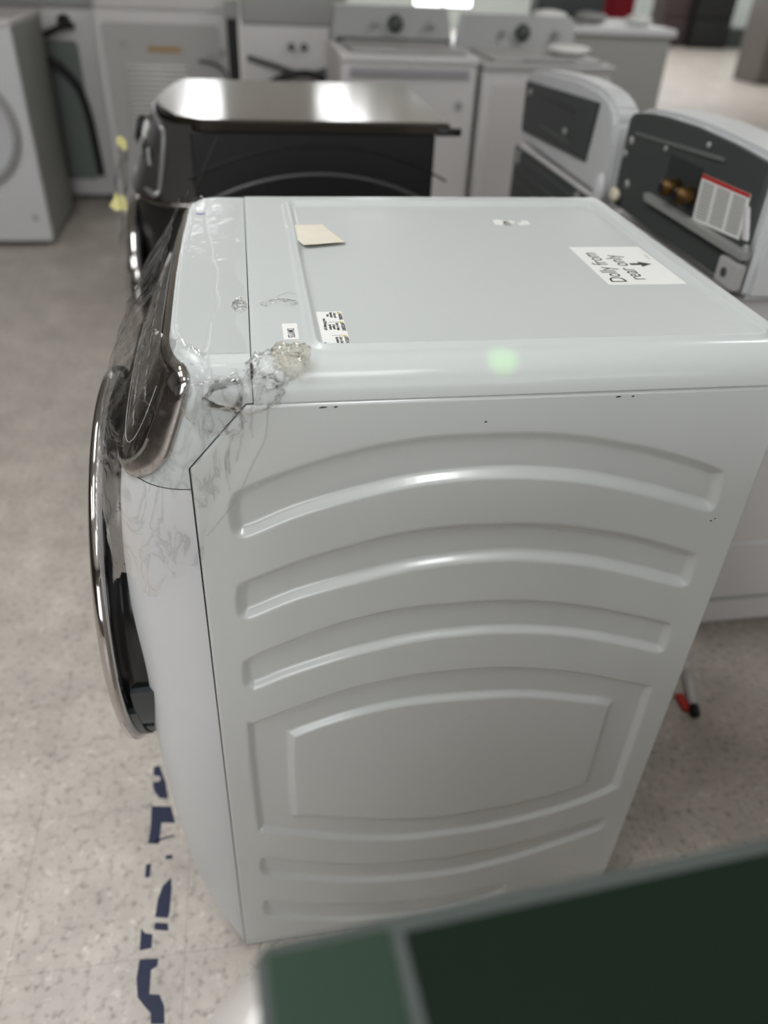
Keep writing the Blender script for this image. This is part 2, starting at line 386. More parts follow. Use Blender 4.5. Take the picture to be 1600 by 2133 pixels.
# the other two walls of the cabinet and its dark inner liner
box('far_side_panel', .002, D-.002, W-.0022, W+.0015, .004, HS, WHITE, dry)
box('back_panel', D-.004, D, .002, W-.002, .03, HS, WHITE, dry)
box('cabinet_liner', .004, D-.006, .016, W-.0045, .012, HS-.002, BLACKM, dry)
for fx in (.06, D-.06):
    for fy in (.06, W-.06): cyl('levelling_foot', (fx, fy, .008), (0, 0, 1), .02, .016, RUB, dry)

# top panel (metal) with rolled edges and pressed border
nx, ny = 330, 330
XS = .0706; XE = D+.008
tx = np.linspace(0, 1, nx); 
RO = .030
# profile across y: parameter s from outer bottom (near) over the top to far bottom
def yprof(n):
    a = np.linspace(0, 1, 24); ys = []; zs_ = []
    th = a*math.pi/2
    ys += list(-.0035+RO*(1-np.cos(th))); zs_ += list((HS+.0025)+(HT-HS-.0025)*np.sin(th))
    yy = np.linspace(RO-.0035, W-RO+.0035, n-50)[1:-1]
    ys += list(yy); zs_ += [HT]*len(yy)
    ys += list(W+.0035-RO*(1-np.cos(th[::-1]))); zs_ += list((HS+.0025)+(HT-HS-.0025)*np.sin(th[::-1]))
    return np.array(ys), np.array(zs_)
ys, zs_ = yprof(ny)
xx = XS+(XE-XS)*tx
XG, YG = np.meshgrid(xx, ys, indexing='ij'); ZG = np.tile(zs_, (nx, 1))
outer = rrect(.132, .641, .0315, W-.06, .018, 6)
s = sdf_poly(XG, YG, outer)
ZG = ZG+.0052*np.exp(-((s+.004)/.0048)**2)-.0018*sstep(-(s+.004)/.012)
ZG = ZG-.004*(1-sstep((XE-XG)/.012))**1.5-.002*(1-sstep((XG-XS)/.0016))
gridmesh('top_panel', XG, YG, ZG, [WTOP], dry, flip=False)
box('top_panel_lip', XS+.002, XE-.001, -.0015, W+.0015, HS+.0002, HS+.006, WHITE, dry)

# front: one profile b(z), drawn on a plan curve
ZB = [0, .01, .03, .06, .10, .15, .22, .32, .45, .6, .75, .85, .93, .985, 1.02, 1.06, 1.10, 1.12, 1.127]
BB = [.012, .024, .040, .057, .071, .083, .094, .104, .110, .112, .111, .107, .098, .086, .070, .048, .024, .014, .011]
SX = [0]*13+[.0, .010, .022, .030, .032, .032]
def prof(z): return np.interp(z, ZB, BB), np.interp(z, ZB, SX)
RC = .10; PN = 2.2
def front_pt(a, z, off=0.):
    """a in 0..1 along the front from the near side to the far side"""
    a = np.asarray(a, float); z = np.asarray(z, float)+0*a; a = a+0*z
    b, xs_ = prof(z)
    # softened profile
    for d_ in (.012, -.012, .024, -.024):
        b2, x2 = prof(np.clip(z+d_, 0, 1.127)); b = b+b2; xs_ = xs_+x2
    b /= 5; xs_ /= 5
    am = np.where(a < .5, a, 1-a)
    k = np.clip(am/.25, 0, 1); th = k*math.pi/2
    sn = np.sin(th)**(2/PN); cs = np.cos(th)**(2/PN)
    x = xs_-(b+xs_)*sn*.93; y = RC*(1-cs)
    mid = np.clip((am-.25)/.25, 0, 1)
    y = np.where(am > .25, RC+mid*(W/2-RC), y)
    x = x-(.07*(b+xs_))*np.sin(mid*math.pi/2)
    # inset at the rolled top edge
    rz = np.clip((z-HS)/(HT-HS), 0, 1); ins = RO*(1-np.sqrt(np.clip(1-rz**2, 0, 1)))-.0035*0
    y = y+ins*(1-np.clip(am/.5, 0, 1))
    y = np.where(a < .5, y, W-y)
    return x, y, z
def front_n(a, z):
    e = 1e-3
    p0 = np.stack(front_pt(a, z), -1); pa = np.stack(front_pt(np.clip(a+e, 0, 1), z), -1)-np.stack(front_pt(np.clip(a-e, 0, 1), z), -1)
    pz = np.stack(front_pt(a, np.clip(z+.004, 0, HT)), -1)-np.stack(front_pt(a, np.clip(z-.004, 0, HT)), -1)
    n = np.cross(pz, pa); n /= np.linalg.norm(n, axis=-1, keepdims=True)+1e-12
    sgn = np.sign(n[..., 0:1]); n = np.where((n[..., 0:1] > .02), -n, n)
    return p0, n
aa = np.concatenate([np.linspace(0, .25, 60)**1, np.linspace(.25, .75, 60)[1:], np.linspace(.75, 1, 60)[1:]])
# lower front
z1 = np.linspace(.004, .9870, 150); A, Z_ = np.meshgrid(aa, z1, indexing='ij')
X, Y, Z = front_pt(A, Z_)
o = gridmesh('front_panel', X, Y, Z, [WPLA], dry)
# console shell: side extension + front
z2 = np.linspace(.9881, HT, 60)
ext = np.linspace(.0697, 0, 30)[:-1]
rows = []
A, Z_ = np.meshgrid(aa, z2, indexing='ij'); X, Y, Z = front_pt(A, Z_)
rz = np.clip((z2-HS)/(HT-HS), 0, 1); ins = RO*(1-np.sqrt(np.clip(1-rz**2, 0, 1)))
_, sx = prof(z2)
Xn = np.array([x_+(X[0]-x_)*t*0+(X[0]-x_)*0 for x_, t in [(e, 0) for e in ext]])
sc = np.linspace(0, 1, len(ext), endpoint=False)
Xn = .0697+(X[0][None, :]-.0697)*sc[:, None]; Yn = np.tile(ins, (len(ext), 1)); Zn = np.tile(z2, (len(ext), 1))
Xf = Xn[::-1]; Yf = W-Yn[::-1]; Zf = Zn
XA = np.concatenate([Xn, X, Xf]); YA = np.concatenate([Yn, Y, Yf]); ZA = np.concatenate([Zn, Z, Zf])
gridmesh('console_shell', XA, YA, ZA, [WTOP], dry)
# console top: strip between the front curve at HT and the seam
Xt = XA[:, -1]; Yt = YA[:, -1]; k = np.linspace(0, 1, 12)
XT = Xt[:, None]*(1-k)+.0697*k; YT = np.tile(Yt[:, None], (1, 12)); ZT = np.full_like(XT, HT)
ZT[:, -1] -= .0012
gridmesh('console_top', XT, YT, ZT, [WTOP], dry)
box('seam_strip', .0690, .0716, .004, W-.004, HS-.03, HT-.004, BLACKM, dry)
# dark gasket line around side panel front edge
tube('seam_gasket', [(-.0045, -.0002, .01), (.0006, -.0002, 1.0135), (.063, -.0002, HS+.0005), (.2, -.0002, HS+.0013), (D, -.0002, HS+.0013)], .0008, BLACKM, dry, 6, cat=0)

# control panel bezel on the slanted face
na, nz = 420, 130
A0, A1 = .058, .942
av = np.concatenate([np.linspace(A0, .25, 150), np.linspace(.25, .75, 121)[1:], np.linspace(.75, A1, 150)[1:]])
zv = np.linspace(.983, 1.1195, nz)
A, Z_ = np.meshgrid(av, zv, indexing='ij')
P0, Nn = front_n(A, Z_)
# flat coordinates: arc length x slope length
mid = P0[:, nz//2, :]; arc = np.concatenate([[0], np.cumsum(np.linalg.norm(np.diff(mid, axis=0), axis=1))])
midz = P0[210, :, :]; sl = np.concatenate([[0], np.cumsum(np.linalg.norm(np.diff(midz, axis=0), axis=1))])
S_, T_ = np.meshgrid(arc, sl, indexing='ij'); LA, LT = arc[-1], sl[-1]
def rr_poly(m, rb, rt, extra=0):
    out = []
    x0, x1, y0, y1 = m+extra, LA-m-extra, m, LT-m
    for cx, cy, a0, r in ((x1-rt, y1-rt, 0, rt), (x0+rt, y1-rt, 90, rt), (x0+rb, y0+rb, 180, rb), (x1-rb, y0+rb, 270, rb)):
        for q in range(9):
            an = math.radians(a0+90*q/8); out.append((cx+r*math.cos(an), cy+r*math.sin(an)))
    return out
so = sdf_poly(S_, T_, rr_poly(.0005, .055, .016))
sg = sdf_poly(S_, T_, rr_poly(.010, .048, .012, .018))
off = .0085*np.sqrt(np.clip(1-(1-np.clip(-so/.009, 0, 1))**2, 0, 1))
off = off-.0035*sstep(-sg/.004)
PB = P0+Nn*off[..., None]
fc = lambda q: (q[:-1, :-1]+q[1:, :-1]+q[1:, 1:]+q[:-1, 1:])/4
fo, fg = fc(so), fc(sg)
m_out = fo < 0
gridmesh('control_panel_frame', PB[..., 0], PB[..., 1], PB[..., 2], [CHROME, SILVER], dry, mask=m_out & (fg > -.001),
         matidx=((fg < .0035) & (fc(T_) < .06)).astype(int))
gl = gridmesh('control_panel_glass', PB[..., 0], PB[..., 1], PB[..., 2], [GLASSP], dry, mask=(fg < -.0005))
# printed legends and thin outline on the glass
def glass_pt(s_, t_, lift=.0010):
    a_ = np.interp(s_, arc, av); z_ = np.interp(t_, sl, zv); p, n = front_n(np.array(a_), np.array(z_))
    return Vector(p+n*(.0050+lift))
def legend(name, pts, r): return tube(name, [glass_pt(*p) for p in pts], r, INKL, gl, 6)
legend('printed_line', [(.05, .115), (.047, .075), (.052, .045), (.068, .033), (.12, .030), (.25, .030), (.40, .030)], .0005)
rnd = random.Random(4)
bmt = []
for k in range(9):
    s0 = .085+k*.045
    for j in range(2):
        M4 = None
        tw = glass_pt(s0+.0, .060+.035*j); tu = (glass_pt(s0+.004, .060+.035*j)-tw).normalized(); tv = (glass_pt(s0, .064+.035*j)-tw).normalized()
        tv = (tv-tu*tv.dot(tu)).normalized(); Mx = Matrix((tu*-1, tv, (tu*-1).cross(tv))).transposed().to_4x4(); Mx.translation = tw
        n_ = 0
        cu = ['Normal', 'Delicate', 'Heavy Duty', 'Signal', 'Extra', 'Timed Dry', 'Towels', 'Sheets', 'Quick'][k] if j == 0 else ['Dryness', 'Temp', 'Static', 'Wrinkle', 'Damp', 'Start', 'Power', 'Steam', 'Lock'][k]
        text('cycle_legend', cu, .0085, Mx, INKL, gl)

# door: chrome ring, black drum of the door, dark bracket pieces
DC = Vector((-.1, .32, .66))
door = lathe('door_ring', [(.270, .024), (.283, .024), (.290, .028), (.292, .034), (.290, .040), (.280, .044), (.266, .045), (.254, .041), (.248, .036), (.246, .030)], (-.100, .32, .66), (-1, 0, 0), CHROME, dry, 96)
lathe('door_glass', [(0, .022), (.10, .024), (.18, .028), (.225, .034), (.2455, .034), (.2455, .03)], (-.100, .32, .66), (-1, 0, 0), BLACK, door, 96)
lathe('door_back_shell', [(.18, -.03), (.268, -.028), (.273, -.020), (.275, .026), (.25, .028)], (-.100, .32, .66), (-1, 0, 0), BLACK, door, 96)
# latch / hinge bracket blocks on the near edge of the ring
def arcblock(name, a0, a1, r0, r1, x0, x1, mat, n=14):
    V = []; F = []
    for i in range(n+1):
        a = math.radians(a0+(a1-a0)*i/n); c, s = math.cos(a), math.sin(a)
        for r, x in ((r0, x0), (r1, x0), (r1, x1), (r0, x1)): V.append((x, .32-r*c, .66+r*s))
    for i in range(n):
        for k in range(4): F.append((i*4+k, i*4+(k+1) % 4, i*4+4+(k+1) % 4, i*4+4+k))
    F += [(0, 1, 2, 3), tuple(n*4+k for k in (3, 2, 1, 0))]
    o_ = mesh(name, V, F, mat, door); bm_ = bmesh.new(); bm_.from_mesh(o_.data); bmesh.ops.recalc_face_normals(bm_, faces=bm_.faces); bm_.to_mesh(o_.data); bm_.free(); return o_
BR = MAT('dark_bracket_plastic', (52, 58, 60), .4)
arcblock('door_bracket', -4, -22, .262, .283, -.116, -.085, BR)
arcblock('door_bracket', -14, -52, .266, .284, -.124, -.114, BR)
arcblock('door_bracket', -27, -39, .260, .281, -.112, -.085, BR)
arcblock('door_bracket', -45, -52, .260, .280, -.112, -.088, BR)

# stickers on the top
def top_M(x, y, ang, z=.0): 
    return Matrix.Translation((x, y, HT-.0015+z)) @ Matrix.Rotation(math.radians(ang), 4, 'Z')
st = slab('dolly_sticker', rrect(.519, .624, .206, .356, .002), .0003, PAPER, dry, Matrix.Translation((0, 0, HT-.0017)))
text('sticker_text', 'Dolly from', .031, top_M(.5385, .214, 90, .0002), INK, st, sx=.86)
text('sticker_text', 'rear only', .031, top_M(.5665, .222, 90, .0002), INK, st, sx=.86)
arrow = [(0, -.0035), (.014, -.0035), (.014, -.010), (.031, 0), (.014, .010), (.014, .0035), (0, .0035)]
slab('sticker_arrow', [(.5795+p, .282+q) for p, q in arrow], .0001, INK, st, Matrix.Translation((0, 0, HT-.0014)))
text('sticker_text', 'W10000000', .004, top_M(.617, .30, 90, .0002), INKL, st)
ws = slab('warning_sticker', rrect(.1405, .1725, .036, .135, .001), .0003, PAPER, dry, Matrix.Translation((0, 0, HT-.0013)))
def wt(s, x, y, sz, sx=.62, bold=.00006): text('sticker_text', s, sz, top_M(x, y, -90, .0006), INK, ws, sx=sx, bold=bold)
wt('WARNING', .1695, .1285, .0060); wt('AVERTISSEMENT', .1695, .1025, .0060, .50); wt('ADVERTENCIA', .1695, .0655, .0060, .50)
for yy in (.1335, .1065, .070):
    tri = [(.1670, yy), (.1670, yy-.0045), (.1718, yy-.00225)]
    slab('warning_triangle', tri, .0001, INKY, ws, Matrix.Translation((0, 0, HT-.00095)))
wt('Cancer and', .1640, .1310, .0050); wt('Reproductive', .1600, .1325, .0050, .55); wt('Harm', .1560, .1270, .0050)
wt('Cancer et Troubles', .1640, .1030, .0050, .52); wt('de l\'appareil', .1600, .0985, .0050, .55); wt('reproducteur', .1560, .0990, .0050, .55)
wt('C\u00e1ncer y Da\u00f1o', .1640, .0655, .0050, .55); wt('Reproductivo', .1600, .0650, .0050, .55)
wt('www.P65Warnings.ca.gov', .1510, .1150, .0054, .56); wt('W11000000', .1465, .0525, .0036)
for yy in (.1045, .0690): slab('sticker_rule', [(.155, yy), (.1665, yy), (.1665, yy+.0004), (.155, yy+.0004)], .0001, INK, ws, Matrix.Translation((0, 0, HT-.00095)))
sm = slab('code_sticker', rrect(.1045, .1205, .0590, .1005, .0008), .0003, PAPER, dry, Matrix.Translation((0, 0, HT+.0001)))
text('sticker_text', 'DMVY35', .0105, Matrix.Translation((.1125, .0865, HT+.0005)) @ Matrix.Rotation(-math.pi/2, 4, 'Z'), INK, sm, sx=.60, bold=.0001)
# blue pen tick, scuffs, adhesive scrap
tube('pen_mark', [(.000, .520, HT+.0002), (.006, .516, HT+.0004), (.012, .519, HT+.0004)], .0009, BLUEI, dry, 6)
for (x, z, l) in ((.135, 1.0795, .008), (.150, 1.0795, .004), (.452, 1.079, .006), (.615, .902, .003), (.31, 1.055, .003), (.62, .905, .002), (.47, 1.079, .003)):
    slab('scuff_mark', [(x, z), (x+l, z+.0006), (x+l, z+.0013), (x+l*.4, z+.002), (x, z+.0008)], .0002, INK, dry, Matrix(((1, 0, 0, 0), (0, 0, -1, -.0026), (0, 1, 0, 0), (0, 0, 0, 1))))

# cream tape scrap lying on the top
tp = []
n1 = 26
U1, V1 = np.meshgrid(np.linspace(0, 1, n1), np.linspace(0, 1, n1), indexing='ij')
c00, c10, c11, c01 = [np.array(p) for p in ((.128, .455), (.146, .357), (.205, .373), (.181, .462))]
PX = (c00[0]*(1-U1)+c10[0]*U1)*(1-V1)+(c01[0]*(1-U1)+c11[0]*U1)*V1
PY = (c00[1]*(1-U1)+c10[1]*U1)*(1-V1)+(c01[1]*(1-U1)+c11[1]*U1)*V1
PZ = HT+.0016+.006*np.clip(U1-.55, 0, 1)**1.3*(1-.4*V1)+.0008*vnoise(U1, V1, 3, 3)
o = gridmesh('masking_tape', PX, PY, PZ, [TAPEC]); mod = o.modifiers.new('s', 'SOLIDIFY'); mod.thickness = .0006
tag(o, 'cream piece of masking tape stuck on the white washer top', 'tape')
# torn white adhesive bits
t = thing('sticker_residue', 'torn scraps of clear sticker left near the far rear of the white top', 'sticker scrap', (.47, .47, HT))
for k, (x, y, r, m_) in enumerate(((.452, .478, .012, PAPER), (.462, .470, .009, GREYM), (.471, .478, .006, PAPER), (.492, .475, .010, PAPER), (.483, .468, .005, PAPER))):
    rn = random.Random(k); pl = [(x+r*rn.uniform(.5, 1)*math.cos(a), y+1.4*r*rn.uniform(.5, 1)*math.sin(a)) for a in [q*math.pi/4 for q in range(8)]]
    slab('scrap', pl, .0012, m_, t, Matrix.Translation((0, 0, HT-.0018)))

# ------------------------------------------------------------------ clear plastic film
def film_material(nm, lo, hi, bs, blend=.22, dense=True):
    m = bpy.data.materials.new(nm); m.use_nodes = True; nt = m.node_tree; N = nt.nodes.new; L = nt.links.new
    nt.nodes.remove(nt.nodes['Principled BSDF'])
    tr = N('ShaderNodeBsdfTransparent'); tr.inputs[0].default_value = (.985, .985, .985, 1)
    gl_ = N('ShaderNodeBsdfGlossy'); gl_.inputs['Roughness'].default_value = .10; gl_.inputs[0].default_value = (1, 1, 1, 1)
    lw = N('ShaderNodeLayerWeight'); lw.inputs['Blend'].default_value = blend
    tc = N('ShaderNodeTexCoord'); n = N('ShaderNodeTexNoise'); n.inputs['Scale'].default_value = 38; n.inputs['Detail'].default_value = 3; n.inputs['Distortion'].default_value = 1.2
    mp = N('ShaderNodeMapping'); mp.inputs['Scale'].default_value = (1, 1, .45); L(tc.outputs['Object'], mp.inputs[0]); L(mp.outputs[0], n.inputs['Vector'])
    bp = N('ShaderNodeBump'); bp.inputs['Strength'].default_value = bs; bp.inputs['Distance'].default_value = .01; L(n.outputs['Fac'], bp.inputs['Height'])
    L(bp.outputs[0], gl_.inputs['Normal']); L(bp.outputs[0], lw.inputs['Normal'])
    n2 = N('ShaderNodeTexNoise'); n2.inputs['Scale'].default_value = 22; n2.inputs['Detail'].default_value = 5; n2.inputs['Distortion'].default_value = 1.8
    mp2 = N('ShaderNodeMapping'); mp2.inputs['Scale'].default_value = (1, 1, .5); L(tc.outputs['Object'], mp2.inputs[0]); L(mp2.outputs[0], n2.inputs['Vector'])
    cr = N('ShaderNodeValToRGB'); e = cr.color_ramp.elements; e[0].position = .40; e[0].color = (.985, .985, .985, 1); e[1].position = .62; e[1].color = (.985, .985, .985, 1)
    for ps, cv in ((.47, .97), (.50, .80), (.53, .90), (.56, .96)): q = cr.color_ramp.elements.new(ps); q.color = (cv, cv, cv, 1)
    if dense: L(n2.outputs['Fac'], cr.inputs[0]); L(cr.outputs[0], tr.inputs[0])
    mr = N('ShaderNodeMapRange'); mr.inputs['From Min'].default_value = 0; mr.inputs['From Max'].default_value = 1; mr.inputs['To Min'].default_value = lo; mr.inputs['To Max'].default_value = hi
    L(lw.outputs['Fresnel'], mr.inputs[0])
    mx = N('ShaderNodeMixShader'); L(mr.outputs[0], mx.inputs[0]); L(tr.outputs[0], mx.inputs[1]); L(gl_.outputs[0], mx.inputs[2])
    L(mx.outputs[0], nt.nodes['Material Output'].inputs[0]); return m
FILM = film_material('clear_crinkled_film', .008, .34, .5); FLAT = film_material('clear_smooth_film', .0, .10, .08, dense=False); FILMK = film_material('bunched_clear_film', .012, .55, .5, dense=False)
na, nz = 300, 220
A, Tt = np.meshgrid(np.linspace(-.12, .92, na), np.linspace(0, 1, nz), indexing='ij')
Z_ = .80+(HT-.80)*Tt
Ac = np.clip(A, 0, 1)
P0, Nn = front_n(Ac, Z_)
P0 = P0.copy(); ex = np.clip(-A, 0, 1)
P0[..., 0] += ex*.62*(.35+.65*Tt); Nn = np.where((A < 0)[..., None], np.array([0, -1., 0]), Nn)
P0[..., 0] = np.where(A < 0, P0[..., 0], P0[..., 0])
arcx = A*1.0
ridge = lambda q, w: np.abs((q % 1.)-.5)*2
wr = vnoise(A*3+Z_*1.2, Z_*1.3, 9, 5, 4)
fold = ridge(A*9+1.5*vnoise(A, Z_, 6, 2, 3)+Z_*3, 1)**3
off = .0035+.006*np.clip(wr, -.3, 1)+.004*fold
# over the bezel it stands off; it bridges from the chrome edge out towards the door
bridge = np.exp(-((Z_-1.02)/.07)**2)*np.clip((A-.06)/.1, 0, 1)
off = off+.012*np.clip((A-.02)/.06, 0, 1)+.016*bridge*np.clip(1-(A-.2)*.2, .4, 1)
off = np.where(A < .02, .0030+.0035*np.clip(wr, 0, 1)+.0015*fold, off)
PF = P0+Nn*off[..., None]
PF[..., 1] = np.where(A < 0, np.minimum(PF[..., 1], -.0045), PF[..., 1])
# ragged lower edge
low = .865+.05*np.sin(A*22)+.07*vnoise(A, A*0, 12, 8, 4)-.03*(np.abs(A-.05) < .05)
low = np.where(A < -.01, .90+(-A-.01)*1.9+.02*vnoise(A, A*0, 40, 9, 3), low)
low = np.where(A > .25, .93, low)
fcq = fc(Z_-low)
gridmesh_f = gridmesh('plastic_film', PF[..., 0], PF[..., 1], PF[..., 2], [FILM], mask=fcq > 0)
film = gridmesh_f
tag(film, 'crinkled clear plastic film wrapped over the front corner and control panel of the white washer', 'plastic film')
# film carried over the top, down to the seam
na2, nk = 220, 60
A, K = np.meshgrid(np.linspace(0.0, .9, na2), np.linspace(0, 1, nk), indexing='ij')
xa, ya, za = front_pt(A, np.full_like(A, HT))
XX = xa+(.066-xa)*K; YY = ya
wr = vnoise(XX*8, YY*3, 5, 12, 4)
f1 = np.exp(-((XX-.024-.010*np.sin(YY*9)-.004*vnoise(YY, YY*0, 20, 3))/.0022)**2)
ZZ = HT+.0008+.0012*np.clip(wr, 0, 1)+.003*f1+.006*np.exp(-(K/.06)**2)
msk = fc(YY) > .012
o = gridmesh('film_flap', XX, YY, ZZ, [FLAT], film, mask=msk & (fc(K) < .93+.07*np.sin(fc(YY)*40)))

def crumple(name, c, r, seed, mat, parent, stretch=(1, 1, 1), n=36, amp=.55):
    rs = np.random.RandomState(seed)
    th, ph = np.meshgrid(np.linspace(0, 2*np.pi, n*2), np.linspace(.02, np.pi-.02, n), indexing='ij')
    x, y, z = np.cos(th)*np.sin(ph), np.sin(th)*np.sin(ph), np.cos(ph)
    d = np.ones_like(x)
    for _ in range(26):
        v = rs.normal(size=3); v /= np.linalg.norm(v); q = x*v[0]+y*v[1]+z*v[2]
        d = d-amp*.35*np.clip(q-rs.uniform(.3, .8), 0, 1)+amp*.10*np.abs((q*rs.uniform(1, 4)) % 1-.5)
    return gridmesh(name, c[0]+r*stretch[0]*d*x, c[1]+r*stretch[1]*d*y, c[2]+r*stretch[2]*d*z, [mat], parent)
FILMY = FILMK.copy(); FILMY.name = 'yellowed_film'
for nn in FILMY.node_tree.nodes:
    if nn.type == 'BSDF_TRANSPARENT': nn.inputs[0].default_value = (.93, .905, .85, 1)
# bunched-up knot of film at the seam corner
crumple('film_knot', (.094, .004, 1.118), .020, 3, FILMK, film, (1.3, .8, .9), amp=.9)
kn = crumple('film_knot', (.108, .006, 1.131), .013, 5, FILMY, film, (1.15, .8, 1.1), amp=1.); kn['label'] = 'yellowed end of the bunched film'
crumple('film_knot', (.070, -.004, 1.098), .020, 7, FILMK, film, (1.7, .4, 1.0), amp=.9)
crumple('film_knot', (.040, -.004, 1.085), .018, 11, FILMK, film, (1.7, .14, 1.3), amp=.9)
crumple('film_knot', (.104, .155, HT+.002), .007, 13, FILMK, film, (3.2, 1.0, .6), amp=1.)
crumple('film_knot', (.058, .150, HT+.002), .008, 15, FILMK, film, (1.0, 2.0, .5), amp=1.)
for k, P in enumerate(([(.012, .018, 1.122), (.04, .010, 1.124), (.075, .010, 1.126), (.10, .014, 1.133)],
          [(.010, .004, 1.108), (.04, -.001, 1.112), (.08, .0, 1.114), (.10, .004, 1.122)],
          [(.035, -.005, 1.075), (.045, -.006, 1.05), (.038, -.006, 1.02), (.040, -.006, .985)],
          [(.085, -.004, 1.09), (.080, -.006, 1.05), (.066, -.006, 1.02), (.045, -.006, .975), (.012, -.006, .93)],
          [(.094, .158, HT+.003), (.112, .175, HT+.006), (.125, .180, HT+.003)])):
    tube('film_fold', P, .0009, FILMK, film, 6)

# ------------------------------------------------------------------ floor things
t = thing('floor_tape', 'worn strip of navy blue tape on the speckled floor beside the white washer', 'floor tape', (-.16, .1, 0))
for P in TAPE: slab('tape_piece', P, .0006, NAVY, t)
mk = thing('marker_pen', 'small white marker pen with red band and black cap lying on the floor', 'marker', (1.045, .46, .01))
a = Vector((1.10, .515, .0115)); b_ = Vector((1.056, .385, .0115)); d_ = (b_-a)
cyl('barrel', a+d_*.40, d_.normalized(), .011, d_.length*.8, WBG, mk, 20, .002)
cyl('cap', a+d_*.93, d_.normalized(), .0115, d_.length*.22, BLACKM, mk, 20, .002)
box('red_label', 1.036, 1.056, .400, .450, .001, .012, REDI, mk, .003)

# ------------------------------------------------------------------ nearby washer in the extreme foreground
fw = thing('top_load_washer', 'dark green tinted glass lid washer close to the camera at the bottom', 'washing machine', (.4, -.86, 0))
fx0, fx1, fy0, fy1 = .050, .70, -1.22, -.545
body = box('body', fx0+.008, fx1, fy0, fy1, 0.02, 1.055, CREAM, fw, .03, 4)
bm = bmesh.new(); bbox(bm, fx0-.004, fx1, fy0, fy1+.012, 1.045, 1.088, .018, 5); bm.free()
rings = [(1.040, 0)]+[(1.052+.034*math.sin(q), .030*(1-math.cos(q))) for q in np.linspace(0, math.pi/2, 9)]
V = []; F = []
for z, ins in rings:
    R_ = rrect(.024+ins, .705-ins, -1.22+ins, -.5215-ins*.35, .05, 10); V += [(x, y, z) for x, y in R_]
m = len(V)//len(rings)
for k in range(len(rings)-1):
    for j in range(m): F.append((k*m+j, k*m+(j+1) % m, (k+1)*m+(j+1) % m, (k+1)*m+j))
F.append(tuple(range(m*(len(rings)-1), m*len(rings)))); mesh('top_rim', V, F, CREAM, fw, True)
lid = slab('lid_rim', rrect(.0595, .69, -1.18, -.5265, .010), .010, GRIM, fw, Matrix.Translation((0, 0, 1.086)), .003)
LM = Matrix.Translation((0, 0, 1.0965))
slab('lid_margin', [(.0625, -1.15), (.1205, -1.15), (.1205, -.5335), (.0650, -.5335)], .002, GREENL, lid, LM)
slab('lid_glass', [(.1300, -1.15), (.68, -1.15), (.68, -.5365), (.1275, -.5365)], .002, GREEN, lid, LM)
slab('lid_seam', [(.1210, -1.15), (.1295, -1.15), (.1270, -.5385), (.1210, -.5385)], .0012, GRIM, lid, LM)

fn = thing('top_load_washer', 'white washer added beside the green-lidded one to shade the floor, mostly out of view', 'washing machine', (1.1, -.86, 0))  # added mostly out of view to keep window light off the floor
box('body', .74, 1.40, -1.20, -.50, .02, 1.05, WBG, fn, .02, 3); box('top_deck', .735, 1.405, -1.205, -.495, 1.05, 1.09, WPLA, fn, .012)
box('lid', .80, 1.34, -1.02, -.52, 1.09, 1.102, GREEN, fn, .004); box('console', .75, 1.39, -1.2, -1.06, 1.09, 1.22, GREYM, fn, .02); fn.location.x += .07
piv = Vector((.062, -.533, 0)); Rz = Matrix.Rotation(math.radians(4.2), 4, 'Z'); fw.matrix_world = Matrix.Translation(piv) @ Rz @ Matrix.Translation(-piv) @ fw.matrix_basis
# ------------------------------------------------------------------ black washer behind
def ring_door(parent, c, axis, r, ringm, glassm):
    dr = lathe('door_ring', [(r*.93, -.004), (r*.99, .0), (r, .02), (r*.98, .035), (r*.93, .042), (r*.87, .035)], c, axis, ringm, parent, 64)
    lathe('door_glass', [(0, .010), (r*.5, .014), (r*.8, .026), (r*.875, .034)], c, axis, glassm, dr, 64)
    return dr
bk = thing('front_load_washer', 'black stainless washer with glossy dark top standing behind the white washer', 'washing machine', (.2, 1.84, 0))
bx0, bx1, by0, by1 = -.06, .575, 1.50, 2.17
body = box('body', bx0, bx1, by0, by1, .02, 1.06, DARKSIDE, bk, .006)
# side arcs
def arcs(parent, yp, xc, zc, R, a0, a1, r, mat):
    P = [(xc+R*math.cos(math.radians(q)), yp, zc+R*math.sin(math.radians(q))) for q in np.linspace(a0, a1, 14)]
    return tube('side_rib', P, r, mat, parent, 6)
arcs(bk, by0-.0005, .27, .30, .66, 60, 122, .005, MAT('dark_grey_rib', (74, 74, 75), .35))
arcs(bk, by0-.0005, .27, .30, .73, 62, 118, .003, DARKSIDE)
tube('side_rib', [(.01, by0-.0005, 1.05), (-.055, by0-.0005, .93)], .0022, MAT('grey_seam', (60, 60, 62), .35), bk, 6)
# top plate with curved front edge
P = [(.61, by0-.012), (.61, by1+.01), (-.10, by1+.01)]
for k in range(1, 14):
    f = k/14; P.append((-.10-.055*math.sin(f*math.pi)**.8+.10*max(0, f-.70)**1.0*1.0, by1+.01-(by1-by0+.022)*f))
P.append((-.03, by0-.012))
slab('top_plate', P, .028, STEEL, bk, Matrix.Translation((0, 0, 1.062)), .004)
